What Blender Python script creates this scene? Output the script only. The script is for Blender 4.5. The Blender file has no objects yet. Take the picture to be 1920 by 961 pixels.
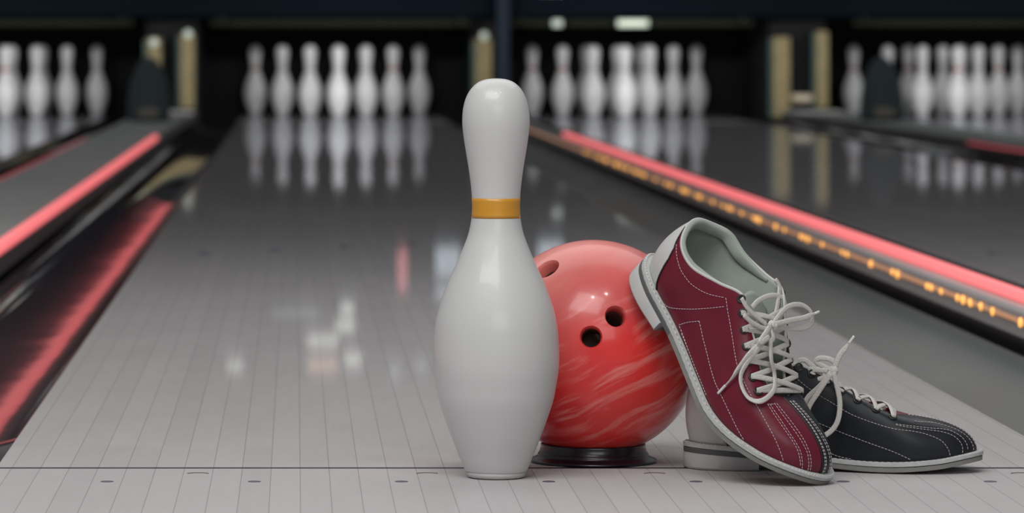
import bpy, bmesh, math, random
from mathutils import Vector, Matrix
random.seed(7)
sc = bpy.context.scene
# ------------------------------------------------------------------ camera, world, lights
sc.view_settings.view_transform = 'Standard'
sc.view_settings.look = 'None'
sc.view_settings.exposure = 0.0
sc.view_settings.gamma = 1.0
sc.view_settings.use_curve_mapping = False
cam_d = bpy.data.cameras.new('camera')
cam = bpy.data.objects.new('camera', cam_d)
sc.collection.objects.link(cam)
sc.camera = cam
cam.location = (0, 0, .4193)
cam.rotation_euler = (math.pi / 2, 0, 0)
cam_d.sensor_width = 36
cam_d.lens = 7801 * 36 / 1920
cam_d.shift_x = (960 - 555) / 1920
cam_d.shift_y = -(480.5 - 72.7) / 1920
cam_d.clip_start = .05
cam_d.clip_end = 100
cam_d.dof.use_dof = True
cam_d.dof.focus_distance = 3.99
cam_d.dof.aperture_fstop = 10.5
world = bpy.data.worlds.new('world')
sc.world = world
world.use_nodes = True
world.node_tree.nodes['Background'].inputs[0].default_value = (.96, .98, 1, 1)
world.node_tree.nodes['Background'].inputs[1].default_value = .17

def area(name, loc, aim, sx, sy, power, col=(1, 1, 1), spread=180):
    d = bpy.data.lights.new(name, 'AREA')
    d.shape = 'RECTANGLE'; d.size = sx; d.size_y = sy; d.energy = power; d.color = col
    d.spread = math.radians(spread)
    o = bpy.data.objects.new(name, d); sc.collection.objects.link(o)
    o.location = loc
    o.rotation_euler = (Vector(aim) - Vector(loc)).to_track_quat('-Z', 'Y').to_euler()
    return o
area('approach_softbox_light', (-.5, 2.3, 2.7), (.3, 4.0, 0), 2.4, 1.2, 62, (1, .985, .97))  # unseen softbox above the approach, added to light the foreground softly
area('lane_fill_light', (.3, 6.0, 2.6), (.3, 5.2, 0), 4.0, 2.6, 42, (1, .985, .98))  # unseen overhead area light added to brighten the near lane boards
area('front_fill_light', (.6, .3, 1.5), (.3, 4.0, .1), 2.0, 1.0, 20, (1, .99, .98))  # unseen fill added near the camera to light the foreground from the front
for nm, x, y, z, e in (('ceiling_spot_light', .15, 2.6, 2.6, 4), ('ceiling_spot_light', .75, 2.9, 2.5, 4)):
    area(nm, (x, y, z), (.3, 4.0, .1), .10, .10, e)
LANE_X = [-1.556, .238, 1.779, 3.567]
for lx in LANE_X:
    area('pin_deck_light', (lx, 20.6, .66), (lx, 22.7, .22), .9, .06, 12, (1, 1, 1), 150)

# ------------------------------------------------------------------ helpers
def mat(name, col=(.5, .5, .5), rough=.5, metal=0, emit=None, es=0, coat=0, spec=.5):
    m = bpy.data.materials.new(name); m.use_nodes = True
    b = m.node_tree.nodes['Principled BSDF']
    b.inputs['Base Color'].default_value = (*col, 1)
    b.inputs['Roughness'].default_value = rough
    b.inputs['Metallic'].default_value = metal
    b.inputs['Coat Weight'].default_value = coat
    b.inputs['Coat Roughness'].default_value = .06
    b.inputs['Specular IOR Level'].default_value = spec
    if emit:
        b.inputs['Emission Color'].default_value = (*emit, 1)
        b.inputs['Emission Strength'].default_value = es
    return m
def N(m, t, **kw):
    n = m.node_tree.nodes.new(t)
    for k, v in kw.items():
        if k.startswith('_'): setattr(n, k[1:], v)
        else: n.inputs[k].default_value = v
    return n
def LK(m, a, b): m.node_tree.links.new(a, b)
def mathn(m, op, a, b=None, clamp=False):
    n = m.node_tree.nodes.new('ShaderNodeMath'); n.operation = op; n.use_clamp = clamp
    for k, v in ((0, a), (1, b)):
        if v is None: continue
        if isinstance(v, (int, float)): n.inputs[k].default_value = v
        else: LK(m, v, n.inputs[k])
    return n.outputs[0]
def mixc(m, fac, a, b, mode='MIX'):
    n = m.node_tree.nodes.new('ShaderNodeMix'); n.data_type = 'RGBA'; n.blend_type = mode
    for k, v in ((0, fac), (6, a), (7, b)):
        if isinstance(v, (int, float)): n.inputs[k].default_value = v
        elif isinstance(v, tuple): n.inputs[k].default_value = (*v, 1) if len(v) == 3 else v
        else: LK(m, v, n.inputs[k])
    return n.outputs[2]
def noise_var(m, col, amt, scale, stretch=(1, 1, 1), detail=4, bump=0.):
    """multiply a base colour by soft noise, optional bump"""
    tc = N(m, 'ShaderNodeTexCoord'); mp = N(m, 'ShaderNodeMapping'); mp.inputs['Scale'].default_value = stretch
    LK(m, tc.outputs['Object'], mp.inputs[0])
    nz = N(m, 'ShaderNodeTexNoise', Scale=scale, Detail=detail); LK(m, mp.outputs[0], nz.inputs['Vector'])
    f = mathn(m, 'MULTIPLY_ADD', nz.outputs[0], amt * 2); f.node.inputs[2].default_value = 1 - amt
    c = N(m, 'ShaderNodeCombineColor')
    for k in range(3): LK(m, f, c.inputs[k])
    out = mixc(m, 1.0, tuple(col), c.outputs[0], 'MULTIPLY')
    b = m.node_tree.nodes['Principled BSDF']; LK(m, out, b.inputs['Base Color'])
    if bump:
        bp = N(m, 'ShaderNodeBump', Strength=bump, Distance=.002); LK(m, nz.outputs[0], bp.inputs['Height']); LK(m, bp.outputs[0], b.inputs['Normal'])
    return m

def me(name, vs, fs, m=None, parent=None, smooth=True, loc=None):
    d = bpy.data.meshes.new(name); d.from_pydata([tuple(v) for v in vs], [], fs); d.update()
    bm = bmesh.new(); bm.from_mesh(d); bmesh.ops.recalc_face_normals(bm, faces=bm.faces); bm.to_mesh(d); bm.free()
    if smooth: d.polygons.foreach_set('use_smooth', [True] * len(d.polygons))
    o = bpy.data.objects.new(name, d); sc.collection.objects.link(o)
    if m:
        for mm in (m if isinstance(m, (list, tuple)) else [m]): d.materials.append(mm)
    if parent: o.parent = parent
    if loc: o.location = loc
    return o
def empty(name, loc=(0, 0, 0)):
    o = bpy.data.objects.new(name, None); sc.collection.objects.link(o); o.location = loc; o.empty_display_size = .05
    return o
def tag(o, label=None, cat=None, group=None, kind=None):
    if label: o['label'] = label
    if cat: o['category'] = cat
    if group: o['group'] = group
    if kind: o['kind'] = kind
    return o
def box_geo(x0, x1, y0, y1, z0, z1, b=0.):
    """box with chamfered vertical+horizontal edges through bmesh"""
    bm = bmesh.new(); bmesh.ops.create_cube(bm, size=1)
    for v in bm.verts:
        v.co = Vector(((x0 + x1) / 2 + v.co.x * (x1 - x0), (y0 + y1) / 2 + v.co.y * (y1 - y0), (z0 + z1) / 2 + v.co.z * (z1 - z0)))
    if b: bmesh.ops.bevel(bm, geom=list(bm.edges), offset=b, segments=3, profile=.6, affect='EDGES')
    bm.verts.index_update()
    r = [tuple(v.co) for v in bm.verts], [tuple(v.index for v in f.verts) for f in bm.faces]
    bm.free(); return r
def box(name, x0, x1, y0, y1, z0, z1, m, parent=None, b=0., smooth=False):
    vs, fs = box_geo(x0, x1, y0, y1, z0, z1, b)
    return me(name, vs, fs, m, parent, smooth)
def lathe(prof, n=64, c=(0, 0)):
    vs, fs, rings = [], [], []
    for r, z in prof:
        if r < 1e-6: rings.append([len(vs)]); vs.append((c[0], c[1], z))
        else:
            rings.append(list(range(len(vs), len(vs) + n)))
            for k in range(n):
                a = 2 * math.pi * k / n; vs.append((c[0] + r * math.cos(a), c[1] + r * math.sin(a), z))
    for A, B in zip(rings[:-1], rings[1:]):
        for k in range(n):
            k2 = (k + 1) % n
            if len(A) == 1 and len(B) == 1: continue
            if len(A) == 1: fs.append((A[0], B[k2], B[k]))
            elif len(B) == 1: fs.append((A[k], A[k2], B[0]))
            else: fs.append((A[k], A[k2], B[k2], B[k]))
    return vs, fs
def crv(p, t):
    """Catmull-Rom through open list p, t in 0..len-1"""
    n = len(p); k = min(int(t), n - 2); t -= k
    a = p[k - 1] if k > 0 else 2 * p[0] - p[1]
    d = p[k + 2] if k + 2 < n else 2 * p[-1] - p[-2]
    b, c = p[k], p[k + 1]
    return .5 * ((2 * b) + (-a + c) * t + (2 * a - 5 * b + 4 * c - d) * t * t + (-a + 3 * b - 3 * c + d) * t * t * t)
def sweep(pts, w, h, up, sub=8, n=10, taper=None, closed=False):
    """flattened tube through pts; w across, h along the up hint"""
    P = [Vector(p) for p in pts]
    C = [crv(P, k / sub) for k in range((len(P) - 1) * sub + 1)] if sub > 1 else P
    vs, fs = [], []; m = len(C)
    for i, c in enumerate(C):
        if closed: d = (C[(i + 1) % m] - C[i - 1]).normalized()
        else: d = (C[min(i + 1, m - 1)] - C[max(i - 1, 0)]).normalized()
        u = up(c) if callable(up) else Vector(up)
        s = d.cross(u)
        if s.length < 1e-4: s = d.orthogonal()
        s.normalize(); u2 = s.cross(d).normalized()
        f = taper(i / (m - 1)) if taper else 1
        for k in range(n):
            a = 2 * math.pi * k / n
            ca, sa = math.cos(a), math.sin(a)
            e = .7
            ca = math.copysign(abs(ca) ** e, ca); sa = math.copysign(abs(sa) ** e, sa)
            vs.append(c + s * ca * w / 2 * f + u2 * sa * h / 2 * f)
    for i in range(m if closed else m - 1):
        j = (i + 1) % m
        for k in range(n):
            k2 = (k + 1) % n
            fs.append((i * n + k, i * n + k2, j * n + k2, j * n + k))
    if not closed:
        fs.append(tuple(range(n))[::-1]); fs.append(tuple((m - 1) * n + k for k in range(n)))
    return vs, fs
def join(geos):
    V, Fc = [], []
    for vs, fs in geos:
        o = len(V); V += [tuple(v) for v in vs]; Fc += [tuple(i + o for i in f) for f in fs]
    return V, Fc

# ------------------------------------------------------------------ materials
def lane_material(name, base, dark, rough, f0, f1, seed):
    m = bpy.data.materials.new(name); m.use_nodes = True
    nt = m.node_tree; nt.nodes.remove(nt.nodes['Principled BSDF'])
    geo = N(m, 'ShaderNodeNewGeometry'); sep = N(m, 'ShaderNodeSeparateXYZ'); LK(m, geo.outputs['Position'], sep.inputs[0])
    X = sep.outputs[0]; Y = sep.outputs[1]
    bx = mathn(m, 'DIVIDE', mathn(m, 'SUBTRACT', X, .004), .0282)
    fr = mathn(m, 'PINGPONG', bx, .5)                     # 0 on a board joint
    line = mathn(m, 'LESS_THAN', fr, .015)
    idx = mathn(m, 'FLOOR', bx)
    cmb = N(m, 'ShaderNodeCombineXYZ'); LK(m, idx, cmb.inputs[0]); LK(m, mathn(m, 'FLOOR', mathn(m, 'MULTIPLY', Y, .7)), cmb.inputs[1])
    wn = N(m, 'ShaderNodeTexWhiteNoise'); wn.noise_dimensions = '2D'; LK(m, cmb.outputs[0], wn.inputs['Vector'])
    mp = N(m, 'ShaderNodeMapping'); mp.inputs['Scale'].default_value = (3.0, 1.6, 1); mp.inputs['Location'].default_value = (seed, seed, 0)
    LK(m, geo.outputs['Position'], mp.inputs[0])
    nz = N(m, 'ShaderNodeTexNoise', Scale=1.6, Detail=5, Roughness=.6); LK(m, mp.outputs[0], nz.inputs['Vector'])
    mp2 = N(m, 'ShaderNodeMapping'); mp2.inputs['Scale'].default_value = (90, 9, 1); LK(m, geo.outputs['Position'], mp2.inputs[0])
    gr = N(m, 'ShaderNodeTexNoise', Scale=1.0, Detail=3); LK(m, mp2.outputs[0], gr.inputs['Vector'])
    v = mathn(m, 'ADD', mathn(m, 'MULTIPLY', nz.outputs[0], .55), mathn(m, 'MULTIPLY', wn.outputs[0], .16))
    v = mathn(m, 'ADD', v, mathn(m, 'MULTIPLY', gr.outputs[0], .25))
    col = mixc(m, mathn(m, 'SUBTRACT', v, .08, True), dark, base)
    col = mixc(m, mathn(m, 'MULTIPLY', line, .42), col, (.10, .095, .10))
    df = N(m, 'ShaderNodeBsdfDiffuse'); LK(m, col, df.inputs[0])
    gl = N(m, 'ShaderNodeBsdfGlossy'); gl.inputs['Roughness'].default_value = rough; gl.inputs['Color'].default_value = (.93, .94, 1, 1)
    lw = N(m, 'ShaderNodeLayerWeight'); lw.inputs['Blend'].default_value = .5
    mr = N(m, 'ShaderNodeMapRange'); mr.clamp = True
    LK(m, lw.outputs['Facing'], mr.inputs[0]); mr.inputs[1].default_value = .885; mr.inputs[2].default_value = .985; mr.inputs[3].default_value = f0; mr.inputs[4].default_value = f1
    mx = N(m, 'ShaderNodeMixShader'); LK(m, mr.outputs[0], mx.inputs[0]); LK(m, df.outputs[0], mx.inputs[1]); LK(m, gl.outputs[0], mx.inputs[2])
    LK(m, mx.outputs[0], nt.nodes['Material Output'].inputs[0])
    return m
M = {}
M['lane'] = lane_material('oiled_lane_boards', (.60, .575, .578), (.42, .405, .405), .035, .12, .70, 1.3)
M['approach'] = lane_material('approach_boards', (.545, .515, .52), (.40, .378, .382), .16, .08, .35, 4.7)
M['foul'] = mat('foul_line_dark', (.03, .022, .035), .6, spec=.1)
M['dot'] = mat('dark_inlay', (.10, .09, .12), .45)
M['plug'] = mat('plug_ring', (.13, .11, .11), .6)
M['gutter'] = noise_var(mat('gutter_plastic', (.09, .09, .09), .045, spec=.12), (.070, .055, .060), .25, 2.2, (2.5, .8, 1), 2, .28)
M['gutter'].node_tree.nodes['Principled BSDF'].inputs['Specular Tint'].default_value = (.5, .42, .46, 1)
M['gutter_lit'] = noise_var(mat('lit_gutter_plastic', (.2, .2, .2), .38), (.19, .20, .20), .3, 1.5, (2, .5, 1), 3, .2)  # same plastic, paler and rougher: stronger light on this gutter painted in
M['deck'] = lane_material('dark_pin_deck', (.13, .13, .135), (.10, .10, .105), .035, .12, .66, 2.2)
M['cap'] = noise_var(mat('divider_top', (.2, .2, .2), .45), (.46, .47, .455), .2, 4, (2, .5, 1))
M['cap_side'] = mat('divider_side', (.055, .055, .06), .35)
M['lip'] = mat('divider_lip_metal', (.38, .36, .36), .5)
M['pink_dim'] = mat('dim_pink_tube', (.4, .1, .1), .4, emit=(.30, .045, .055), es=1.0)
M['pink'] = mat('pink_light_tube', (.9, .3, .3), .4, emit=(.80, .145, .155), es=1.0)
M['amber'] = mat('amber_glow', (.5, .3, .1), .4, emit=(.95, .42, .09), es=1.5)
M['amber_dim'] = mat('amber_strip', (.35, .22, .15), .4, emit=(.60, .26, .12), es=.6)
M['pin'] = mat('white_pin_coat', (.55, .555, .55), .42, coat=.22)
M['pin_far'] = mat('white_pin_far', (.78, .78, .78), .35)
M['gold'] = noise_var(mat('gold_band', (.62, .30, .03), .35, coat=.3), (.58, .27, .022), .06, 60, (.3, .3, 1))
M['redband'] = mat('red_neck_band', (.45, .07, .08), .4)
M['greyband'] = mat('faded_neck_band', (.55, .48, .48), .4)
M['pinbase'] = mat('pin_base_nylon', (.50, .50, .49), .45)
M['black'] = mat('pit_black', (.006, .006, .007), .8, spec=.2)
M['navy_dark'] = mat('masking_navy', (.0025, .0045, .0075), .8, spec=.03)
M['post_blue'] = mat('column_blue', (.006, .011, .018), .6, spec=.1)
M['yellow'] = noise_var(mat('yellow_kickback', (.30, .22, .08), .6), (.19, .15, .065), .45, 9, (3, 3, 1))
M['olive'] = mat('olive_rail', (.014, .015, .009), .8, spec=.1)
M['lamp_glow'] = mat('pale_lamp', (.6, .65, .55), .4, emit=(.36, .44, .33), es=.8)
M['lamp_glow_dim'] = mat('pale_lamp_dim', (.5, .55, .5), .4, emit=(.22, .27, .21), es=.6)
M['hood'] = mat('hood_blue_grey', (.055, .08, .088), .5)
M['teal'] = mat('teal_panel', (.02, .05, .045), .6)
M['cream'] = mat('cream_bracket', (.42, .36, .26), .6)
M['badge'] = mat('hood_badge', (.30, .27, .22), .5)
# ------------------------------------------------------------------ setting: approach, lanes, gutters, dividers
FY = 4.063
EY = 23.3
fl = box('floor', -2.6, 4.6, -1.5, FY, -.08, 0, M['approach']); tag(fl, kind='structure')
for k in range(-6, 7):
    v, f = lathe([(0, -.0008), (.0062, -.0008), (.0062, .0004), (0, .0004)], 28)
    o = me('approach_dot', v, f, M['dot'], fl, False, (.2395 + k * .1395, 3.943, 0))
for x in (-.0945, .1265, .346, .50, .7):
    g = []
    for s in range(13):
        a = math.radians(20 + s * 140 / 12); g.append((.0105 * math.cos(a), .0105 * math.sin(a) * .9, .0004))
    v, f = sweep(g, .0016, .0006, (0, 0, 1), sub=1, n=6)
    me('plug_mark', v, f, M['plug'], fl, False, (x, 4.012, 0))
lb = box('floor', -3.4, 6.4, FY, 24, -.16, -.085, M['black']); tag(lb, kind='structure')
wb = box('wall_back', -5, 8, 24.0, 24.1, -.2, 3.2, M['navy_dark']); tag(wb, kind='structure')

LN = ['far left lane', 'central lane', 'middle right lane', 'far right lane']
for k, lx in enumerate(LANE_X):
    l = empty('bowling_lane', (lx, FY, 0))
    tag(l, ['glossy grey board lane cut by the left edge, beyond the wide divider', 'central glossy grey board lane starting behind the white pin',
            'glossy lane to the right of the narrow divider with amber lights', 'far right lane, mostly cut by the right edge of the photo'][k], 'bowling lane', 'parallel bowling lanes')
    vs, fs = box_geo(-.532, .532, .0125, 20.9 - FY, -.075, 0, .0015)
    me('lane_bed', vs, fs, M['lane'], l, False)
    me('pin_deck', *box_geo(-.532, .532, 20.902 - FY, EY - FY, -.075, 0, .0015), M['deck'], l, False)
    vs, fs = box_geo(-.532, .532, 0, .012, -.075, .0, 0); me('foul_line', vs, fs, M['foul'], l, False)
    for j in range(-3, 4):                                                  # aiming arrows
        yy = 8.53 - FY - abs(j) * .13
        vs = [(-.014, -.07, .0006), (0, .075, .0006), (.014, -.07, .0006), (0, -.045, .0006), (-.014, -.07, 0), (0, .075, 0), (.014, -.07, 0), (0, -.045, 0)]
        o = me('aiming_arrow', vs, [(0, 3, 1), (3, 2, 1), (4, 5, 7), (7, 5, 6), (0, 1, 5, 4), (1, 2, 6, 5), (2, 3, 7, 6), (3, 0, 4, 7)], M['dot'], l, False)
        o.location = (j * .1395, yy, 0)

def gutter(x0, x1, label):
    """half-round channel between x0 and x1"""
    n = 20; vs, fs = [], []
    ys = [FY + .02 + (22.0 - FY - .02) * k / 24 for k in range(25)]
    for y in ys:
        for s in (0, 1):
            for k in range(n + 1):
                a = math.pi * k / n
                r = (x1 - x0) / 2
                vs.append(((x0 + x1) / 2 - r * math.cos(a), y, -.004 - (.052 + s * .004) * math.sin(a) ** .8 - s * .001))
    w = 2 * (n + 1)
    for i in range(len(ys) - 1):
        for k in range(n):
            fs.append((i * w + k, i * w + k + 1, (i + 1) * w + k + 1, (i + 1) * w + k))
            a = i * w + n + 1 + k; b = (i + 1) * w + n + 1 + k
            fs.append((a, b, b + 1, a + 1))
    for i in (0, len(ys) - 1):
        for k in range(n): fs.append((i * w + k, i * w + n + 1 + k, i * w + n + 2 + k, i * w + k + 1))
    o = me('gutter', vs, fs, M['gutter_lit'] if x0 > .7 and x0 < 1 else M['gutter'])
    tag(o, label, 'gutter', 'lane gutters')
HW = .532
# divider edges: wide ones carry the ball return track
DIV = [(-.785, -.530, True, 1, 'wide grey lane divider on the left with a pink light tube along its right edge'),
       (.985, 1.045, False, 0, 'narrow divider between the two middle lanes with pink tube and amber lights'),
       (2.535, 2.80, True, -1, 'wide grey divider at upper right with a pink tube on its left edge')]
gutter(LANE_X[0] + HW + .002, DIV[0][0] - .003, 'dark gutter left of the wide left divider')
gutter(DIV[0][1] + .019, LANE_X[1] - HW - .002, 'dark glossy gutter with pink reflections left of the central lane')
gutter(LANE_X[1] + HW + .002, DIV[1][0] - .016, 'grey gutter right of the central lane, behind the shoes')
gutter(DIV[1][1] + .003, LANE_X[2] - HW - .002, 'hidden dark gutter behind the narrow divider')
gutter(LANE_X[2] + HW + .002, DIV[2][0] - .019, 'dark gutter in front of the wide right divider')
gutter(DIV[2][1] + .003, LANE_X[3] - HW - .002, 'dark gutter beyond the wide right divider')
def tube(x, z, y0, y1, r):
    P = [(x, y0 + (y1 - y0) * k / 12, z) for k in range(13)]
    return sweep(P, 2 * r, 2 * r, (0, 0, 1), sub=1, n=14)
for x0, x1, wide, side, lab in DIV:
    d = empty('lane_divider', ((x0 + x1) / 2, FY + .03, -.08)); tag(d, lab, 'lane divider', 'raised dividers between lanes')
    inv_ = Matrix.Translation(-d.location)
    def dpart(nm, geo, m, sm=False, kind=None):
        vs, fs = geo; o = me(nm, [Vector(v) - d.location for v in vs], fs, m, d, sm); return o
    e = .012
    dpart('divider_body', box_geo(x0 + e, x1 - e, FY + .03, 21.6, -.08, .022, 0), M['cap_side'])
    dpart('divider_cap', box_geo(x0, x1, FY + .03, 21.6, .0235, .047, .004), M['cap'])
    if side == 1:
        dpart('edge_rail', box_geo(x1 + .001, x1 + .016, FY + .03, 21.6, .008, .042, .003), M['cap_side'])
        dpart('light_tube', tube(x1 + .010, .0545, FY + .05, 15.4, .0108), M['pink'], True)
        dpart('light_tube', tube(x0 + .004, .049, FY + .05, 15.4, .0022), M['pink_dim'], True)
    elif side == 0:
        dpart('edge_rail', box_geo(x0 - .014, x0 - .001, FY + .03, 21.6, .018, .0535, .004), M['lip'])
        dpart('light_tube', tube(x1 - .018, .0565, FY + .05, 15.9, .0085), M['pink'], True)
        dpart('amber_strip', box_geo(x0 - .0175, x0 - .0145, FY + .05, 21.0, .0385, .0445, .001), M['amber_dim'])
        rr = random.Random(5)
        y = 5.55
        while y < 14.0:
            s = .0036 + rr.random() * .0030
            bm = bmesh.new(); bmesh.ops.create_uvsphere(bm, u_segments=10, v_segments=7, radius=s)
            bm.verts.index_update()
            vs = [(v.co.x * .6 + x0 - .0185, v.co.y * 1.3 + y, v.co.z + .0415 + rr.uniform(-.002, .002)) for v in bm.verts]; fs = [tuple(v.index for v in f.verts) for f in bm.faces]; bm.free()
            dpart('amber_lamp', (vs, fs), M['amber'], True)
            y += .035 + rr.random() ** 2 * .30 + (y - 5) * .004
    else:
        dpart('edge_rail', box_geo(x0 - .010, x0 + .004, FY + .03, 21.6, .010, .046, .003), M['cap_side'])
        dpart('light_tube', tube(x0 - .0145, .030, FY + .05, 15.6, .0042), M['pink_dim'], True)

# ------------------------------------------------------------------ pinsetter end
mk = empty('masking_panel', (1, 21.9, .53)); tag(mk, 'long dark navy masking panel across the top above all the pins', 'masking panel')
def part(parent, nm, geo, m, sm=False):
    vs, fs = geo; return me(nm, [Vector(v) - parent.location for v in vs], fs, m, parent, sm)
part(mk, 'panel_board', box_geo(-4, 7, 21.9, 21.96, .535, 1.75, .01), M['navy_dark'])
# illuminated pictures on the masking panel, mostly seen mirrored in the lane
pic = mat('picture_pale', (.3, .34, .36), .5, emit=(.36, .41, .43), es=.6)
picr = mat('picture_red', (.4, .1, .1), .5, emit=(.42, .13, .14), es=.6)
picw = mat('picture_warm', (.5, .4, .3), .5, emit=(.75, .45, .28), es=.7)
picl = mat('picture_lamp', (.6, .6, .55), .5, emit=(.8, .85, .75), es=.9)
for x, z, w, h, m_ in ((.80, .755, .13, .16, pic), (.80, .92, .13, .07, pic), (.56, .80, .05, .22, picr), (.27, 1.0, .07, .045, picl),
                       (.14, 1.17, .16, .05, picl), (.26, 1.09, .10, .05, picl), (.14, 1.30, .16, .07, picw), (-.32, 1.30, .08, .05, picl), (.30, 1.27, .09, .06, picl),
                       (.52, 1.33, .05, .06, pic), (.66, 1.30, .06, .05, pic), (1.34, .75, .13, .2, pic), (2.2, .8, .2, .15, pic), (.0, 1.02, .25, .02, pic)):
    part(mk, 'lit_picture', box_geo(x - w / 2, x + w / 2, 21.885, 21.899, z - h / 2, z + h / 2, .003), m_)
# crossbars under the masking panel, one over each lane
for k, (a, b) in enumerate(((-2.15, -.86), (-.45, .93), (1.14, 2.42), (2.95, 4.2))):
    c = empty('pinsetter_crossbar', ((a + b) / 2, 22.0, .49))
    tag(c, 'dim olive crossbar above the pins of the ' + LN[k], 'crossbar', 'crossbars above the pin decks')
    part(c, 'bar', box_geo(a, b, 22.0, 22.05, .485, .52, .006), M['olive'])
    for hx in (a + .06, b - .06): part(c, 'hanger', box_geo(hx - .015, hx + .015, 21.961, 22.0, .49, .60, .001), M['olive'])
    if k == 2:
        for x0_, x1_, m_ in ((1.355, 1.405, M['lamp_glow_dim']), (1.70, 1.86, M['lamp_glow']), (1.43, 1.66, M['olive'])):
            part(c, 'lamp', sweep([(x0_ + (x1_ - x0_) * q / 6, 21.985, .5015) for q in range(7)], .036, .036, (0, 0, 1), 1, 14), m_, True)
# kickbacks: dark side walls between the pin decks
for a, b, lab in ((-.80, -.52, 'black kickback wall left of the central pins'), (.95, 1.06, 'black kickback wall between the two middle pin decks'), (2.52, 2.82, 'black kickback wall left of the far right pins')):
    part_o = box('kickback_wall', a, b, 22.16, 23.9, -.08, .534, M['black'], b=.006); tag(part_o, lab, 'side wall', 'walls between pin decks')
pit = box('pit_curtain', -3.3, 6.3, 23.45, 23.5, -.08, 1.6, M['black'], b=.01); tag(pit, 'black pit curtain hanging behind every rack of pins', 'curtain')
# yellow kickback end posts with small lamps
def post(x, w, z0, z1, lab, lampc=None, extra=None):
    p = empty('end_post', (x, 22.05, z0)); tag(p, lab, 'post', 'yellow posts beside the pin decks')
    part(p, 'post_board', box_geo(x - w / 2, x + w / 2, 22.05, 22.15, z0, z1, .012), M['yellow'])
    part(p, 'edge_strip', box_geo(x - w / 2 - .018, x - w / 2 - .001, 22.06, 22.15, z0, z1 - .01, .004), M['teal'])
    if lampc:
        bm = bmesh.new(); bmesh.ops.create_uvsphere(bm, u_segments=16, v_segments=10, radius=.022); bm.verts.index_update()
        g = ([(v.co.x + lampc[0], v.co.y * .6 + 22.04, v.co.z + lampc[1]) for v in bm.verts], [tuple(v.index for v in f.verts) for f in bm.faces]); bm.free()
        part(p, 'signal_lamp', g, M['lamp_glow_dim'], True)
    return p
post(-.575, .075, .048, .45, 'yellow end post just right of the dark hood on the left', (-.572, .445))
post(-.752, .075, .048, .425, 'yellow end post behind the top of the dark left hood', (-.752, .40))
post(.995, .085, .048, .42, 'yellow end post between the two middle racks of pins', (.997, .435))
p = post(2.575, .09, .0, .43, 'broad yellow end post with cream bracket left of the far right lane')
part(p, 'bracket', box_geo(2.628, 2.735, 22.02, 22.09, .085, .125, .008), M['cream'])
post(2.790, .065, .05, .46, 'slim yellow end post with the dark gap on its left')
cl = empty('support_column', (1.075, 21.8, 0)); tag(cl, 'slim dark blue column rising behind the head of the white pin', 'column')
part(cl, 'shaft', box_geo(1.052, 1.118, 21.78, 21.85, .05, 1.7, .008), M['post_blue'])
part(cl, 'foot_plate', box_geo(1.048, 1.125, 21.77, 21.86, .047, .06, .003), M['navy_dark'])

def hood(x, y, lab):
    """rounded ball return hood that narrows to its top"""
    prof = [(.0, .092, .10), (.02, .094, .10), (.10, .094, .095), (.17, .084, .085), (.23, .062, .065), (.265, .043, .045), (.285, .022, .025), (.292, .004, .005)]
    vs, fs = [], []; n = 36
    for z, a, b in prof:
        for k in range(n):
            t = 2 * math.pi * k / n; c, s = math.cos(t), math.sin(t)
            vs.append((a * math.copysign(abs(c) ** .75, c), b * math.copysign(abs(s) ** .75, s), z))
    for i in range(len(prof) - 1):
        for k in range(n): fs.append((i * n + k, i * n + (k + 1) % n, (i + 1) * n + (k + 1) % n, (i + 1) * n + k))
    fs.append(tuple(range(n))[::-1]); fs.append(tuple((len(prof) - 1) * n + k for k in range(n)))
    r = empty('ball_return_hood', (x, y, .0475)); tag(r, lab, 'ball return hood', 'ball return hoods')
    me('hood_shell', vs, fs, M['hood'], r)
    g = sweep([(-.045 + .09 * q / 8, -.104 + .002 * abs(q - 4), .040) for q in range(9)], .012, .040, (0, 0, 1), 1, 12)
    me('badge', *g, M['badge'], r)
hood(-.662, 18.75, 'dark blue-grey rounded hood on the wide left divider')
hood(2.66, 18.9, 'dark rounded hood on the right divider in front of the far right pins')

# ------------------------------------------------------------------ pins
IN = .0254
PR = [(0, 0), (.96, 0), (1.08, .03), (1.12, .12), (1.14, .22)]
PB = [(1.12, .225), (1.17, .26), (1.30, .55), (1.414, .85), (1.66, 1.45), (1.953, 2.25), (2.16, 2.9), (2.255, 3.375), (2.35, 3.95), (2.383, 4.5), (2.365, 5.1), (2.29, 5.8), (2.12, 6.5), (1.851, 7.25),
      (1.53, 7.95), (1.25, 8.6), (1.06, 9.1), (.975, 9.45), (.925, 9.75), (.898, 10.05), (.905, 10.45), (.945, 10.95), (1.03, 11.6), (1.12, 12.15), (1.2, 12.65), (1.262, 13.15), (1.272, 13.5),
      (1.235, 13.9), (1.13, 14.28), (.95, 14.6), (.70, 14.84), (.42, 14.96), (.15, 14.998), (0, 15)]
def pprof(pts, sub=4):
    P = [Vector((r, z)) for r, z in pts]
    return [tuple(crv(P, k / sub) * IN) for k in range((len(P) - 1) * sub + 1)]
def rad_at(z):
    P = pprof(PB)
    for a, b in zip(P[:-1], P[1:]):
        if a[1] <= z <= b[1]: return a[0] + (b[0] - a[0]) * (z - a[1]) / max(1e-9, b[1] - a[1])
    return .02
def band(z0, z1, off, n):
    zs = [z0 + (z1 - z0) * k / 6 for k in range(7)]
    pr = [(rad_at(z0) - .001, z0)] + [(rad_at(z) + off, z) for z in zs] + [(rad_at(z1) - .001, z1)]
    return lathe(pr, n)
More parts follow.
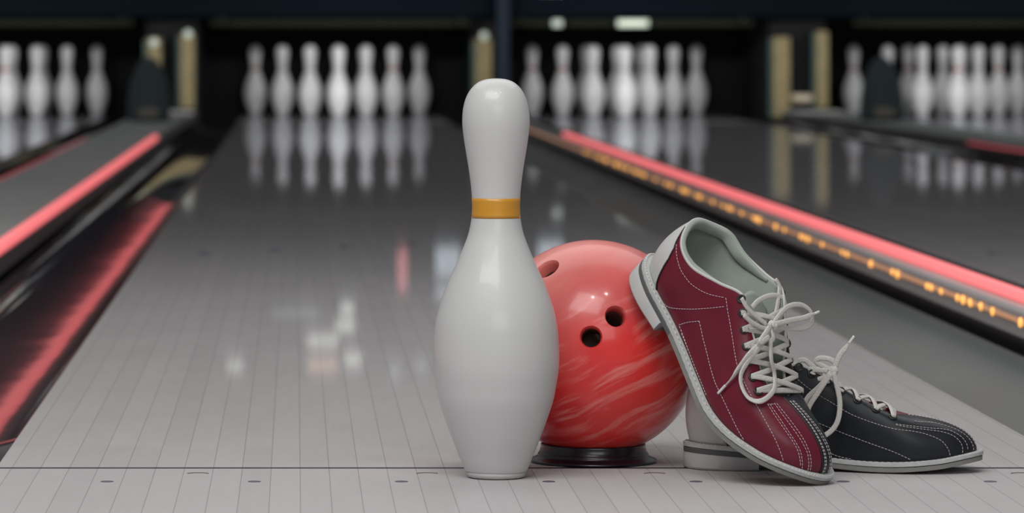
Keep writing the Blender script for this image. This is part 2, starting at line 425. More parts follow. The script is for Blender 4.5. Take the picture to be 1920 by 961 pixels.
def make_pin(near, red=False):
    n = 96 if near else 40
    r = empty('bowling_pin')
    pb = pprof(PB, 4 if near else 2); pb[-1] = (0, pb[-1][1])
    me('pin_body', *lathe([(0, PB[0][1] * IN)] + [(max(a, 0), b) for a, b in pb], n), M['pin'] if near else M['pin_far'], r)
    me('base_ring', *lathe([(a * IN, b * IN) for a, b in PR] + [(0, .22 * IN)], n), M['pinbase'], r)
    if near: me('neck_band', *band(.2478, .2668, .00025, n), M['gold'], r)
    else:
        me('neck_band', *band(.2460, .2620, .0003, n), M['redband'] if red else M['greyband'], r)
    return r
p0 = make_pin(True); p0.location = ((930 - 555) / 1959., 3.982, 0.0004)
tag(p0, 'large white bowling pin with a gold neck band in front of the red ball', 'bowling pin')
HY = 22.352
ROWS = [[(0, 0)], [(-.1524, .264), (.1524, .264)], [(-.3048, .528), (0, .528), (.3048, .528)], [(-.4572, .792), (-.1524, .792), (.1524, .792), (.4572, .792)]]
SPOT = [p for r in ROWS for p in r]
PL = {0: 'white head pin at the front of the rack on the {}', 1: 'white pin just left of the head pin, second row, {}', 2: 'white pin just right of the head pin, second row, {}',
      3: 'white pin second from the left end of the rack, {}', 4: 'white pin hidden directly behind the head pin, {}', 5: 'white pin second from the right end of the rack, {}',
      6: 'white pin at the left end of the rack, {}', 7: 'white back-row pin behind the one left of the head pin, {}', 8: 'white back-row pin behind the one right of the head pin, {}', 9: 'white pin at the right end of the rack, {}'}
protos = {}
RED = {(0, 0), (1, 6), (1, 5), (2, 6), (2, 3), (3, 6), (3, 7), (3, 3), (3, 0), (3, 5)}
for li, lx in enumerate(LANE_X):
    for k, (dx, dy) in enumerate(SPOT):
        if li == 0 and k in (1, 3, 6, 7): continue          # outside the photo
        red = (li, k) in RED
        src = protos.get(red)
        if src is None: src = protos[red] = make_pin(False, red); o = src
        else:
            o = src.copy(); sc.collection.objects.link(o)
            for ch in src.children:
                c = ch.copy(); sc.collection.objects.link(c); c.parent = o
        o.location = (lx + dx - .008, HY + dy, .0004); o.rotation_euler.z = k * 1.3
        tag(o, PL[k].format(LN[li]), 'bowling pin', 'standing pins on the ' + LN[li])

# ------------------------------------------------------------------ ball and its ring stand
BC = Vector((.2954, 4.13, .1130)); BR = .1068
def ball_material():
    """pearl swirl: fine striations that fan over the shell, in patches, plus a painted sheen on top"""
    m = mat('red_pearl_swirl_top_sheen', (.7, .1, .1), .3, coat=.3, spec=.3)
    b = m.node_tree.nodes['Principled BSDF']; b.inputs['Coat Roughness'].default_value = .1
    tc = N(m, 'ShaderNodeTexCoord')
    mp = N(m, 'ShaderNodeMapping'); mp.inputs['Rotation'].default_value = (.0, .50, .0); LK(m, tc.outputs['Object'], mp.inputs[0])
    mp2 = N(m, 'ShaderNodeMapping'); mp2.inputs['Scale'].default_value = (7, 7, 9); mp2.inputs['Location'].default_value = (.4, 0, .75); LK(m, mp.outputs[0], mp2.inputs[0])
    n0 = N(m, 'ShaderNodeTexNoise', Scale=1.3, Detail=1); LK(m, mp2.outputs[0], n0.inputs['Vector'])
    v = N(m, 'ShaderNodeVectorMath'); v.operation = 'MULTIPLY_ADD'; LK(m, n0.outputs['Color'], v.inputs[0]); v.inputs[1].default_value = (.02, .02, .05); LK(m, mp.outputs[0], v.inputs[2])
    mp3 = N(m, 'ShaderNodeMapping'); mp3.inputs['Scale'].default_value = (9, 9, 95); LK(m, v.outputs[0], mp3.inputs[0])
    n1 = N(m, 'ShaderNodeTexNoise', Scale=1.0, Detail=5, Roughness=.6); LK(m, mp3.outputs[0], n1.inputs['Vector'])
    n2 = N(m, 'ShaderNodeTexNoise', Scale=2.1, Detail=1); LK(m, mp2.outputs[0], n2.inputs['Vector'])
    r1 = N(m, 'ShaderNodeMapRange'); LK(m, n1.outputs[0], r1.inputs[0]); r1.inputs[1].default_value = .46; r1.inputs[2].default_value = .68
    r2 = N(m, 'ShaderNodeMapRange'); LK(m, n2.outputs[0], r2.inputs[0]); r2.inputs[1].default_value = .36; r2.inputs[2].default_value = .56
    f = mathn(m, 'MULTIPLY', r1.outputs[0], r2.outputs[0], True)
    r3 = N(m, 'ShaderNodeMapRange'); LK(m, n0.outputs[0], r3.inputs[0]); r3.inputs[1].default_value = .38; r3.inputs[2].default_value = .62
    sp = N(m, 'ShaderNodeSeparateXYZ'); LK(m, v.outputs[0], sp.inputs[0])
    top_sheen = N(m, 'ShaderNodeMapRange'); LK(m, mathn(m, 'ADD', sp.outputs[2], mathn(m, 'MULTIPLY', n2.outputs[0], .06)), top_sheen.inputs[0]); top_sheen.inputs[1].default_value = .055; top_sheen.inputs[2].default_value = .16  # paler toward the top: overhead sheen painted into the colour
    f = mathn(m, 'MAXIMUM', f, mathn(m, 'MULTIPLY', mathn(m, 'MULTIPLY_ADD', n1.outputs[0], .9), top_sheen.outputs[0]), True)
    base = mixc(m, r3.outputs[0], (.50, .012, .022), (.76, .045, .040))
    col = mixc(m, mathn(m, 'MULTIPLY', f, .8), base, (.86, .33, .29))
    LK(m, col, b.inputs['Base Color'])
    return m
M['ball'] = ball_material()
M['ball_hole'] = mat('ball_hole_insert', (.16, .085, .06), .6)
ball = empty('bowling_ball', tuple(BC)); tag(ball, 'coral red swirled bowling ball with three finger holes on a ring stand', 'bowling ball')
bm = bmesh.new(); bmesh.ops.create_icosphere(bm, subdivisions=7, radius=BR)
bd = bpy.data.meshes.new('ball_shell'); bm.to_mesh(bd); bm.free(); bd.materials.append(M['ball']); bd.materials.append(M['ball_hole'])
shell = bpy.data.objects.new('ball_shell', bd); sc.collection.objects.link(shell)
holes = [.0092, .0094, .0114]
HOLE_DIR = [(.137, -.925, .353), (-.094, -.981, .169), (-.462, -.455, .761)]
cut = []
for r, dvec in zip(holes, HOLE_DIR):
    prof = [(0, -.055), (r * .98, -.055), (r, -.0135), (r, -.0045), (r + .0006, -.0026), (r + .0016, -.0008), (r + .0034, .0012), (r + .006, .004), (0, .004)]
    vs, fs = lathe(prof, 56)
    o = me('hole_cutter', vs, fs, [M['ball'], M['ball_hole']])
    for pl in o.data.polygons: pl.material_index = 1 if pl.center.z < -.0135 else 0
    D = Vector(dvec).normalized(); o.location = D * BR; o.rotation_euler = D.to_track_quat('Z', 'Y').to_euler(); cut.append(o)
    b = shell.modifiers.new('hole', 'BOOLEAN'); b.object = o; b.operation = 'DIFFERENCE'; b.solver = 'EXACT'
bpy.context.view_layer.update()
dg = bpy.context.evaluated_depsgraph_get()
nd = bpy.data.meshes.new_from_object(shell.evaluated_get(dg))
shell.modifiers.clear(); shell.data = nd; nd.name = 'ball_shell'
nd.polygons.foreach_set('use_smooth', [True] * len(nd.polygons))
nd.set_sharp_from_angle(angle=math.radians(50))
for o in cut: bpy.data.objects.remove(o)
shell.parent = ball
st = me('ball_ring_stand', *lathe([(a_, b_) for a_, b_ in [(.0430, .0004), (.0622, .0004), (.0634, .0012), (.0636, .0022), (.0624, .0032), (.0590, .0044), (.0562, .0058), (.0548, .0074), (.0550, .0084), (.0540, .0092), (.0528, .0120), (.0518, .0165), (.0520, .0178), (.0512, .0184), (.0503, .0181), (.0478, .0150), (.0445, .0100), (.0425, .0050), (.0422, .0010), (.0430, .0004)]], 96), mat('ring_stand_black', (.010, .007, .012), .3, coat=.2), None, True, (BC.x - .0005, BC.y, 0))
tag(st, 'flared glossy black ring stand under the red ball', 'ball stand')

L=.284
OUT=[(.284,-.008),(.280,.010),(.268,.026),(.246,.040),(.215,.049),(.180,.050),(.145,.043),(.110,.037),(.075,.034),(.040,.033),(.016,.025),(.003,.011),
(.000,0),(.003,-.011),(.016,-.025),(.040,-.032),(.075,-.031),(.110,-.029),(.145,-.031),(.180,-.040),(.215,-.046),(.246,-.042),(.268,-.034),(.280,-.023)]
TOP=[(.203,0,.052),(.2025,.006,.0522),(.200,.011,.0530),(.192,.0155,.0555),(.172,.0205,.064),(.148,.0235,.0765),(.125,.0255,.0865),(.106,.0265,.094),(.082,.029,.082),(.052,.031,.069),(.028,.029,.071),(.012,.017,.080),
(.006,0,.085)]
TOP=TOP+[(u,-v*(.85 if 3<=k<=8 else 1),w+(.005 if 5<=k<=8 else 0)) for k,(u,v,w) in zip(range(11,0,-1),TOP[11:0:-1])]
for _k,_p in ((13,(.012,-.019,.086)),(14,(.026,-.033,.0885)),(15,(.050,-.037,.0865)),(16,(.079,-.036,.093)),(17,(.105,-.029,.1025)),(18,(.126,-.0235,.095))): TOP[_k]=_p
#     shape q (1 ellipse,0 straight) and outward bulge
Q=[1,1,1,.95,.85,.7,.6,.5,.4,.3,.3,.3,.3]; Q=Q+Q[11:0:-1]
B=[.0,.0,.001,.002,.003,.003,.003,.003,.004,.005,.005,.005,.005]; B=B+B[11:0:-1]
ZT=[(0,.0250),(.075,.0200),(.14,.0125),(.19,.0100),(.24,.0130),(.284,.0200)]
def cr(p0,p1,p2,p3,t):
    return .5*((2*p1)+(-p0+p2)*t+(2*p0-5*p1+4*p2-p3)*t*t+(-p0+3*p1-3*p2+p3)*t*t*t)
def per(arr,i):
    n=len(arr); k=math.floor(i); t=i-k
    a=[arr[(k+j)%n] for j in (-1,0,1,2)]
    if isinstance(a[0],(int,float)): return cr(*a,t)
    return tuple(cr(*[p[c] for p in a],t) for c in range(len(a[0])))
def zt(u):
    u=min(max(u,0),.284)
    for k in range(len(ZT)-1):
        if u<=ZT[k+1][0]:
            a=ZT[max(k-1,0)];b=ZT[k];c=ZT[k+1];d=ZT[min(k+2,len(ZT)-1)]
            return cr(a[1],b[1],c[1],d[1],(u-b[0])/(c[0]-b[0]))
    return ZT[-1][1]
def outn(i):
    a=per(OUT,i-.05); b=per(OUT,i+.05); dx,dy=b[0]-a[0],b[1]-a[1]; l=math.hypot(dx,dy)
    return (dy/l, -dx/l)
def sole(i,off=0.):
    u,v=per(OUT,i); n=outn(i); return (u+n[0]*off, v+n[1]*off)
def S(i,t,off=0.):
    u,v=sole(i,-.0045); z=zt(u); T=per(TOP,i); q=per(Q,i); b=per(B,i); n=outn(i)
    a=max(0,min(t,1))*math.pi/2
    hs=t*(1-q)+q*(1-math.cos(a)); vs=t*(1-q)+q*math.sin(a)**.9 if t>0 else 0
    bb=b*math.sin(math.pi*min(max(t,0),1)**.8)
    p=[u+(T[0]-u)*hs+n[0]*bb, v+(T[1]-v)*hs+n[1]*bb, z+(T[2]-z)*vs]
    if off:
        e=.01
        A=S(i-e,t);Bp=S(i+e,t);C=S(i,min(t+e,1));D=S(i,max(t-e,0))
        x=[Bp[k]-A[k] for k in range(3)];y=[C[k]-D[k] for k in range(3)]
        nn=[x[1]*y[2]-x[2]*y[1],x[2]*y[0]-x[0]*y[2],x[0]*y[1]-x[1]*y[0]]
        l=math.sqrt(sum(c*c for c in nn)) or 1
        # orientation: outward
        s=1
        p=[p[k]+s*off*nn[k]/l for k in range(3)]
    return tuple(p)
def bend(P,b):
    u,v,w=P
    if b==0: return P
    u0,u1=.150,.215
    # neutral line at w=.005
    s=u-u0
    if s<=0: return P
    k=b/(u1-u0); th=k*min(s,u1-u0)
    # arc, bending toe upward (+w)
    cu=u0+math.sin(th)/k; cw=(1-math.cos(th))/k
    if s>u1-u0:
        r=s-(u1-u0); cu+=r*math.cos(th); cw+=r*math.sin(th)
    h=w-.005
    return (cu-h*math.sin(th), v, cw+.005+h*math.cos(th))
# ------------------------------------------------------------------ shoes
def leather(name, c, amt, rough, bump=.12, coat=.10):
    m = mat(name, c, rough, coat=coat * .5, spec=.34); m.node_tree.nodes['Principled BSDF'].inputs['Coat Roughness'].default_value = .25
    return noise_var(m, c, amt, 38, (1, 1, 1), 5, bump)
M['red_l'] = leather('maroon_leather', (.125, .009, .022), .2, .34)
M['navy_l'] = leather('navy_leather', (.008, .0105, .0145), .3, .42)
M['white_l'] = leather('white_leather', (.50, .50, .49), .08, .5)
M['lining'] = noise_var(mat('grey_green_lining', (.38, .42, .38), .8), (.29, .33, .29), .12, 50)
M['lace'] = noise_var(mat('white_lace', (.56, .54, .51), .8), (.56, .54, .51), .12, 900, (1, 1, 1), 2, .5)
M['stitch'] = mat('white_thread', (.62, .56, .56), .7)
M['eye'] = mat('black_eyelet', (.012, .012, .013), .35)
M['hole'] = mat('eyelet_hole', (.004, .004, .004), .9)
M['welt'] = noise_var(mat('grey_welt', (.42, .44, .43), .6), (.42, .44, .43), .15, 160, (1, 1, 1), 3, .3)
M['outs'] = noise_var(mat('grey_outsole', (.27, .27, .25), .6), (.19, .19, .175), .2, 60)
M['stripe'] = mat('dark_heel_stripe', (.085, .085, .09), .6)
M['heel'] = noise_var(mat('pale_heel_block', (.42, .42, .41), .6), (.42, .42, .41), .12, 40)
M['cord'] = mat('dark_seam_cord', (.02, .018, .022), .6)

EY_ = [(6.85, .945), (6.32, .885), (5.80, .82), (5.35, .755), (4.83, .715), (4.32, .675), (3.85, .63)]
def bi(t):                       # edge of the heel counter, as a station
    T = [(0, 8.95), (.09, 9.12), (.35, 9.35), (.6, 9.60), (.8, 9.95), (.93, 10.5), (1.0, 10.95)]
    for a, b in zip(T[:-1], T[1:]):
        if t <= b[0]:
            f = (t - a[0]) / (b[0] - a[0]); f = f * f * (3 - 2 * f) if False else f
            return a[1] + (b[1] - a[1]) * f
    return T[-1][1]
def make_shoe(label, loc, rot, scale, bnd, mirror, laces, stitch_lines):
    """local frame: x = toe direction, y = left, z = up; mirror swaps the coloured sides"""
    root = empty('bowling_shoe', loc); root.rotation_euler = rot; tag(root, label, 'shoe', 'pair of two-tone bowling shoes')
    mm = -1 if mirror else 1
    def X(p):
        q = bend(p, bnd); return Vector((q[0] * scale, -mm * q[1] * scale, q[2] * scale))
    def SX(i, t, off=0.): return X(S(i, t, off))
    def LP(p): return Vector((p[0], -p[1], p[2]))          # measured points: already scaled, second value to the right
    def grid(name, ia, ib, n, m, mtl, off0=0., thick=.0016, t0=0., t1=1.):
        """panel between stations ia(t)..ib(t) with real thickness"""
        vs, fs = [], []
        for s in (0, 1):
            for a in range(n + 1):
                for b in range(m + 1):
                    t = t0 + (t1 - t0) * b / m
                    A = ia(t) if callable(ia) else ia; B_ = ib(t) if callable(ib) else ib
                    vs.append(SX(A + (B_ - A) * a / n, t, off0 - s * thick))
        w = m + 1; h = (n + 1) * w
        for a in range(n):
            for b in range(m):
                q = (a * w + b, (a + 1) * w + b, (a + 1) * w + b + 1, a * w + b + 1)
                fs.append(q); fs.append(tuple(x + h for x in q[::-1]))
        for a in range(n):
            for b in (0, m): fs.append((a * w + b, (a + 1) * w + b, (a + 1) * w + b + h, a * w + b + h))
        for b in range(m):
            for a in (0, n): fs.append((a * w + b, a * w + b + 1, a * w + b + 1 + h, a * w + b + h))
        return me(name, vs, fs, mtl, root)
    lat, med = (M['red_l'], M['navy_l'])
    # uppers
    seam = .35
    o = grid('lateral_panel', seam, lambda t: bi(t), 110, 34, lat); o['label'] = 'maroon leather side panel'
    o = grid('medial_panel', lambda t: 24 - bi(t), 24 + seam, 110, 34, med); o['label'] = 'navy leather side panel'
    o = grid('heel_counter', lambda t: bi(t) + .02, lambda t: 24 - bi(t) - .02, 60, 30, M['white_l'], .0); o['label'] = 'white leather heel counter'
    o = grid('toe_strip', .42 + 24 - 1.25, 24 + seam, 24, 30, M['navy_l'], .0007, .002, 0., .985); o['label'] = 'narrow navy strip over the toe'
    # lining and footbed
    grid('lining', 3.4, 20.6, 90, 16, M['lining'], -.0022, .0012, .12, .995)
    vs = []; n = 64
    for k in range(n):
        u, v = sole(24 * k / n, -.0075); vs.append(X((u, v, zt(u) + .004)))
    for k in range(n):
        u, v = sole(24 * k / n, -.0075); vs.append(X((u, v, zt(u) + .0005)))
    me('footbed', vs, [tuple(range(n)), tuple(range(2 * n - 1, n - 1, -1))] + [(k, (k + 1) % n, n + (k + 1) % n, n + k) for k in range(n)], M['lining'], root, False)
    # collar roll
    cen = X((.1, 0, .03))
    P = [SX(3.0 + 18. * k / 170, 1., -.0006) for k in range(171)]
    me('collar_piping', *sweep(P, .0024, .0030, (0, 0, 1), 1, 10), M['white_l'], root)
    P = [SX(7.6 + 8.8 * k / 90, .93, -.0045) for k in range(91)]
    o = me('collar_pad', *sweep(P, .013, .0065, lambda c: (c - cen).cross(Vector((0, 0, 1))).cross(c - cen) if False else (Vector((c.x - cen.x, c.y, 0))), 1, 12, lambda f: min(1, .25 + 6 * min(f, 1 - f))), M['lining'], root)
    # sole layers
    def layer(name, off, zlo, zhi, mtl, u_max=None, rnd=.0008, n=180, edge_wave=0.):
        ring = []
        for k in range(n):
            i = 24 * k / n; o_ = off + (edge_wave * (1 if k % 2 else -1))
            u, v = sole(i, o_); ring.append((u, v))
        if u_max:
            ks = [k for k in range(n) if ring[k][0] > u_max]
            k1 = max(k for k in ks if k < n // 2); k2 = min(k for k in ks if k > n // 2)
            va, vb = ring[k1 + 1][1], ring[k2 - 1][1]
            for k in ks:
                kk = k if k >= k2 else k + n
                f = (kk - k2) / (k1 + n - k2); v_ = vb + (va - vb) * f
                ring[k] = (u_max - .003 + .003 * (v_ / .03) ** 2, v_)
        lv = [(-.003, 0.), (0, .18), (0, .82), (-.0012, 1.0)] if False else None
        cx = sum(p[0] for p in ring) / n; vs, fs = [], []
        prof = [(.965, 0.0, 0), (1.0, .12, 0), (1.0, .88, 0), (.975, 1.0, 0)]
        for sc_, f, _ in prof:
            for (u, v) in ring:
                nu = .12 + (u - .12) * (1 - (1 - sc_) * .35); nv = v * (1 - (1 - sc_) * 1.0)
                a, b = zlo(u), zhi(u); vs.append(X((nu, nv, a + (b - a) * f)))
        for j in range(3):
            for k in range(n): fs.append((j * n + k, j * n + (k + 1) % n, (j + 1) * n + (k + 1) % n, (j + 1) * n + k))
        # caps as strips across the sole
        for base in (0, 3 * n):
            for k in range(n // 2 - 1):
                a, b, c_, d = base + k, base + k + 1, base + (n - 1 - k - 1) % n, base + (n - 1 - k)
                fs.append((a, b, c_, d))
            fs_ = None
        return me(name, vs, fs, mtl, root, True)
    flat = lambda o: (o.data.set_sharp_from_angle(angle=math.radians(38)), o)[1]
    flat(layer('welt', .0022, lambda u: zt(u) - .0042, lambda u: zt(u) + .0002, M['welt'], edge_wave=.00022))
    flat(layer('outsole', .0016, lambda u: zt(u) - .0095, lambda u: zt(u) - .0042, M['outs']))
    flat(layer('heel_stripe', .0020, lambda u: zt(u) - .0092, lambda u: zt(u) - .0046, M['stripe'], u_max=.085))
    flat(layer('heel_block', .0022, lambda u: 0.0, lambda u: zt(min(u, .07)) - .0090, M['heel'], u_max=.070))
    # stitching
    g = []
    def dash(line, step=.0034, ln=.0024, w=.00062, off=.0005):
        P = []
        V = [Vector((a, b, 0)) for a, b in line]
        C = [crv(V, k / 14) for k in range((len(V) - 1) * 14 + 1)]
        if all(-1.3 < a < .42 or a > 23.1 for a, b in line): off = .0014
        pts = [SX(c.x, min(max(c.y, .0), 1), off) for c in C]
        ds = [0]
        for a, b in zip(pts[:-1], pts[1:]): ds.append(ds[-1] + (b - a).length)
        def at(s):
            for k in range(len(ds) - 1):
                if s <= ds[k + 1]: return pts[k].lerp(pts[k + 1], (s - ds[k]) / max(1e-9, ds[k + 1] - ds[k]))
            return pts[-1]
        s = 0
        while s + ln < ds[-1]:
            g.append(sweep([at(s), at(s + ln / 2), at(s + ln)], w, w * .8, (.3, .1, 1), 1, 5)); s += step
    for ln_ in stitch_lines: dash(ln_)
    # welt stitch run all the way round
    for k in range(150):
        i = 24 * k / 150; a = sole(i, .0006); b = sole(i + .09, .0006)
        za, zb = zt(a[0]) + .0005, zt(b[0]) + .0005
        g.append(sweep([X((a[0], a[1], za)), X((b[0], b[1], zb))], .0011, .0008, (0, 0, 1), 1, 5))
    me('stitching', *join(g), M['stitch'], root)
    # seam cords at the counter
    for sgn in (1, -1):
        P = []
        for k in range(31):
            t = k / 30; i = bi(t); P.append(SX(i if sgn == 1 else 24 - i, t, .0004))
        me('seam_cord', *sweep(P, .0016, .0012, (0, 0, 1), 1, 6), M['cord'], root)
    # tongue
    vs, fs = [], []; nu, nv = 26, 12
    for s in (0, 1):
        for a in range(nu + 1):
            f = a / nu; u = .198 - f * .100; w = .0465 + (.198 - u) * .47 - .003
            hw = .009 + .013 * min(1, f * 1.6); hw *= 1 if f < .93 else 1 - (f - .93) * 3.5
            for b in range(nv + 1):
                c = -1 + 2 * b / nv; vs.append(X((u + (.006 * c * c if f > .8 else 0), c * hw, w - .006 * c * c - s * .003)))
    W = nv + 1; H_ = (nu + 1) * W
    for a in range(nu):
        for b in range(nv):
            q = (a * W + b, (a + 1) * W + b, (a + 1) * W + b + 1, a * W + b + 1); fs.append(q); fs.append(tuple(x + H_ for x in q[::-1]))
    for a in range(nu):
        for b in (0, nv): fs.append((a * W + b, (a + 1) * W + b, (a + 1) * W + b + H_, a * W + b + H_))
    for b in range(nv):
        for a in (0, nu): fs.append((a * W + b, a * W + b + 1, a * W + b + 1 + H_, a * W + b + H_))
    me('tongue', vs, fs, M['lining'], root)
    # eyelets
    E_ = {}
    for side in (1, -1):
        for k, (i, t) in enumerate(EY_):
            ii = i if side == 1 else 24 - i
            c = SX(ii, t, .0003); nn = (SX(ii, t, .003) - c).normalized()
            a = nn.orthogonal().normalized(); b = nn.cross(a)
            P = [c + (a * math.cos(2 * math.pi * q / 20) + b * math.sin(2 * math.pi * q / 20)) * .0035 for q in range(20)]
            v1, f1 = sweep(P, .0020, .0018, nn, 1, 8, closed=True)
            dn = 20; v2 = [c + (a * math.cos(2 * math.pi * q / dn) + b * math.sin(2 * math.pi * q / dn)) * .0030 + nn * .0002 for q in range(dn)]
            o = me('eyelet', *join([(v1, f1), (v2, [tuple(range(dn))])]), M['eye'], root)
            E_[(side, k)] = (c, nn)
    # laces: crossings, then the knot, two loops and two ends
    LW, LH = .0054, .0019
    g = []
    nE = len(EY_)
    up = (X((.104, 0, .14)) - X((.12, 0, .10))).normalized()
    upn = X((.15, 0, .12)) - X((.13, 0, .075)); upn = Vector((.45, 0, .89))
    def cross(a, b, lift):
        (ca, na), (cb, nb) = a, b
        q = [ca - na * .001, ca + na * .0020, ca.lerp(cb, .28) + upn * lift, ca.lerp(cb, .5) + upn * lift * 1.15, ca.lerp(cb, .72) + upn * lift, cb + nb * .0020, cb - nb * .001]
        g.append(sweep(q, LW, LH, upn, 6, 10, lambda f: min(1, .45 + 4 * min(f, 1 - f))))
    cross(E_[(1, nE - 1)], E_[(-1, nE - 1)], .0040)
    for k in range(nE - 1, 1, -1):
        cross(E_[(1, k)], E_[(-1, k - 1)], .0048)
        cross(E_[(-1, k)], E_[(1, k - 1)], .0068)
    me('lace', *join(g), M['lace'], root)
    # bow
    viewn = LP(laces['_n'])
    g = []; last = None
    for nm, pts in laces.items():
        if nm.startswith('_'): continue
        if nm.startswith('end'): continue
        P = [LP(p) for p in pts]
        g.append(sweep(P, LW * .95, LH * 1.15, viewn, 8, 10))
    k0 = LP(laces['_knot'])
    bow = me('lace_bow', *join(g), M['lace'], root)
    for nm, pts in laces.items():
        if nm.startswith('end'):
            P = [LP(p) for p in pts]
            e = me('lace_end', *sweep(P, LW, LH * 1.3, viewn, 8, 10, lambda f: 1 if f < .75 else max(.45, 1 - (f - .75) * 5)), M['lace'], root)
            t = me('aglet', *sweep([P[-1].lerp(P[-2], .55), P[-1].lerp(P[-2], .25), P[-1]], .0024, .0024, viewn, 4, 10, lambda f: 1 if f < .9 else .8), mat('aglet_white', (.68, .67, .66), .35), e)
    kg = []
    bm = bmesh.new(); bmesh.ops.create_uvsphere(bm, u_segments=20, v_segments=14, radius=.0052); bm.verts.index_update()
    vs = [k0 + Vector((v.co.x * 1.0, v.co.y * .9, v.co.z)) * (1 + .12 * math.sin(v.co.x * 1500 + v.co.z * 900)) for v in bm.verts]; fs = [tuple(v.index for v in f.verts) for f in bm.faces]; bm.free()
    me('knot', vs, fs, M['lace'], root)
    return root

LACE1 = {'loopA': [[0.146, 0.0083, 0.0953], [0.1364, -0.0067, 0.1], [0.1286, -0.0248, 0.1037], [0.127, -0.0459, 0.1045], [0.1331, -0.0591, 0.1016], [0.1427, -0.0575, 0.0969], [0.1477, -0.0407, 0.0945], [0.1479, -0.0176, 0.0944], [0.1467, 0.0047, 0.095]], 'endA': [[0.148, 0.0138, 0.0988], [0.1451, -0.0062, 0.1002], [0.1429, -0.0248, 0.1013], [0.1411, -0.0409, 0.1021], [0.1385, -0.0534, 0.1034], [0.1353, -0.0676, 0.1049]], 's1': [[0.1183, 0.0406, 0.102], [0.1261, 0.0352, 0.0983], [0.1328, 0.0251, 0.095], [0.1414, 0.0082, 0.0908]], 's2': [[0.133, 0.0427, 0.095], [0.1389, 0.0324, 0.0921], [0.1436, 0.019, 0.0898], [0.1448, 0.0082, 0.0892]], 'back': [[0.1007, -0.0206, 0.1105], [0.1075, -0.0245, 0.1072], [0.1214, -0.0169, 0.1005], [0.1365, -0.0062, 0.0932]], 'arc': [[0.126, 0.0264, 0.0983], [0.1197, 0.0129, 0.1014], [0.1153, -0.0089, 0.1035], [0.1171, -0.0261, 0.1026], [0.1268, -0.0264, 0.0979], [0.1393, -0.0078, 0.0919]], 'loopB': [[0.1474, 0.0088, 0.0946], [0.1569, 0.011, 0.09], [0.16, 0.0159, 0.0885], [0.1749, 0.0207, 0.0813], [0.1859, 0.0135, 0.0706], [0.2017, 0.0259, 0.0674], [0.2072, 0.0407, 0.0588], [0.199, 0.0464, 0.0524], [0.1852, 0.0471, 0.0535], [0.1749, 0.0456, 0.06], [0.1679, 0.0395, 0.073], [0.1628, 0.032, 0.0872], [0.1611, 0.0351, 0.088], [0.1502, 0.0148, 0.0933]], 'endB': [[0.1501, 0.0196, 0.0978], [0.1631, 0.0394, 0.0915], [0.1585, 0.0235, 0.0933], [0.1642, 0.0402, 0.0779], [0.1692, 0.0458, 0.0626], [0.173, 0.0483, 0.0497], [0.1744, 0.0496, 0.0286]], '_knot': [0.1462, 0.0085, 0.0955], '_n': [0.45, 0, 0.89]}
LACE2 = {'loopB': [[0.1425, 0.04, 0.0967], [0.1463, 0.04, 0.0821], [0.1488, 0.04, 0.0667], [0.1471, 0.04, 0.0512], [0.1412, 0.04, 0.0409], [0.131, 0.04, 0.0348], [0.1207, 0.04, 0.0398], [0.1173, 0.04, 0.0509], [0.119, 0.04, 0.063], [0.1276, 0.04, 0.0768], [0.1403, 0.04, 0.0958]], 'loopC': [[0.1404, 0.036, 0.0963], [0.1302, 0.036, 0.0834], [0.1191, 0.036, 0.0729], [0.114, 0.036, 0.0634], [0.1157, 0.036, 0.0574]], 'loopA': [[0.142, 0.012, 0.0961], [0.1334, 0.012, 0.1004], [0.1269, 0.012, 0.1047], [0.1308, 0.012, 0.1082], [0.1403, 0.012, 0.107], [0.1454, 0.012, 0.1022], [0.1437, 0.012, 0.0962]], 'endA': [[0.1435, 0.018, 0.0966], [0.1469, 0.018, 0.1062], [0.1504, 0.018, 0.1131], [0.1538, 0.018, 0.1174], [0.1632, 0.018, 0.1304]], 's1': [[0.1117, 0.025, 0.0987], [0.1228, 0.025, 0.0979], [0.1399, 0.025, 0.0963]], 's2': [[0.1236, 0.025, 0.0884], [0.1313, 0.025, 0.0893], [0.1408, 0.025, 0.0937]], 'arc': [[0.1094, 0.012, 0.1054], [0.1162, 0.012, 0.1058], [0.1248, 0.012, 0.0995], [0.1403, 0.012, 0.097]], '_knot': [0.1425, 0.027, 0.0965], '_n': [0.1, 1, 0.2]}
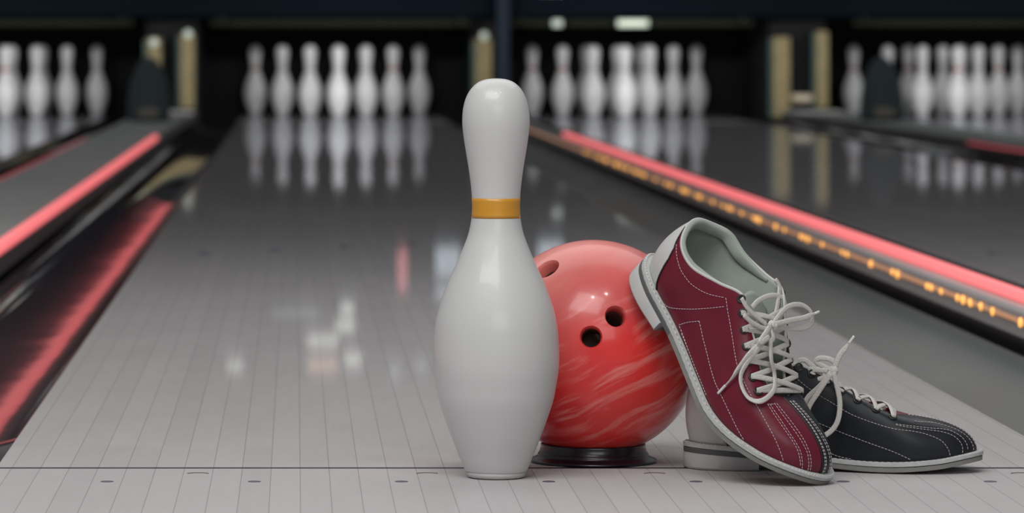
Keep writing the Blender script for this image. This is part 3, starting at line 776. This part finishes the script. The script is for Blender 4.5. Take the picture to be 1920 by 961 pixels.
ST1 = [[(10.09, .88), (9.45, .80), (8.85, .70), (8.39, .627), (7.9, .653), (7.31, .766)],
 [(7.31, .766), (6.86, .646), (6.11, .587), (5.64, .54), (5.18, .516), (4.79, .514), (4.3, .50), (3.76, .459), (3.39, .386), (2.97, .27), (2.68, .156), (2.35, .01)],
 [(8.47, .01), (8.28, .06), (7.86, .278), (7.04, .684)],
 [(6.98, .02), (7.73, .05)], [(7.73, .05), (7.58, .168), (7.35, .291)], [(7.35, .291), (6.94, .231), (6.46, .201), (5.75, .168), (5.11, .168), (4.5, .126), (3.76, .01)],
 [(7.5, .03), (6.71, .02), (6.12, .02), (5.53, .02)], 
 [(3.31, .609), (2.85, .517), (2.38, .397), (1.99, .265), (1.74, .11), (1.6, .01)], [(3.18, .642), (2.72, .551), (2.26, .413), (1.87, .278), (1.64, .121), (1.49, .01)],
 [(2.85, .728), (2.34, .596), (1.82, .443), (1.46, .293), (1.27, .128), (1.16, .01)], [(2.63, .763), (2.11, .639), (1.61, .478), (1.3, .303), (1.13, .137), (1.03, .01)],
 [(3.31, .609), (2.63, .78)],
 [(0.1, .9), (0.15, .7), (.2, .5), (.2, .3), (.2, .02)], [(-.02, .9), (.02, .7), (.08, .5), (.08, .3), (.08, .02)], [(-.5, .9), (-.45, .7), (-.4, .5), (-.4, .3), (-.4, .02)], [(-.75, .9), (-.72, .7), (-.7, .5), (-.7, .3), (-.7, .02)],
 [(17.3, .75), (17.8, .62), (18.6, .52), (19.3, .48), (20.2, .47)]]
ST2 = [[(16.76, .845), (17.35, .649), (18.13, .516), (18.7, .431), (19.56, .387), (20.5, .386), (21.08, .278), (21.27, .135), (21.33, .02)],
 [(17.4, .295), (18.1, .233), (18.9, .166), (19.53, .103), (20.07, .01)], [(17.0, .12), (17.55, .062), (18.02, .019), (18.4, .008)],
 [(19.95, .459), (20.6, .45), (21.36, .414), (21.83, .315), (21.99, .153), (21.94, .01)], [(19.97, .475), (20.67, .485), (21.84, .438), (22.28, .299), (22.36, .138), (22.31, .01)],
 [(20.9, .62), (21.9, .60), (22.7, .45), (22.95, .3), (23.0, .15), (23.0, .01)], [(23.4, .9), (23.4, .6), (23.4, .3), (23.4, .05)], [(.4, .9), (.4, .6), (.4, .3), (.4, .02)]]
make_shoe('maroon and white bowling shoe leaning on the red ball, toe on the floor', (.3336, 4.06241, .19213), (-.09077, .83788, -.80146), 1.03, .23496, False, LACE1, ST1)
make_shoe('navy bowling shoe standing flat behind the leaning maroon one', (.3815, 4.075, 0.0006), (0, 0, -.10), 1.005, 0, True, LACE2, ST2)
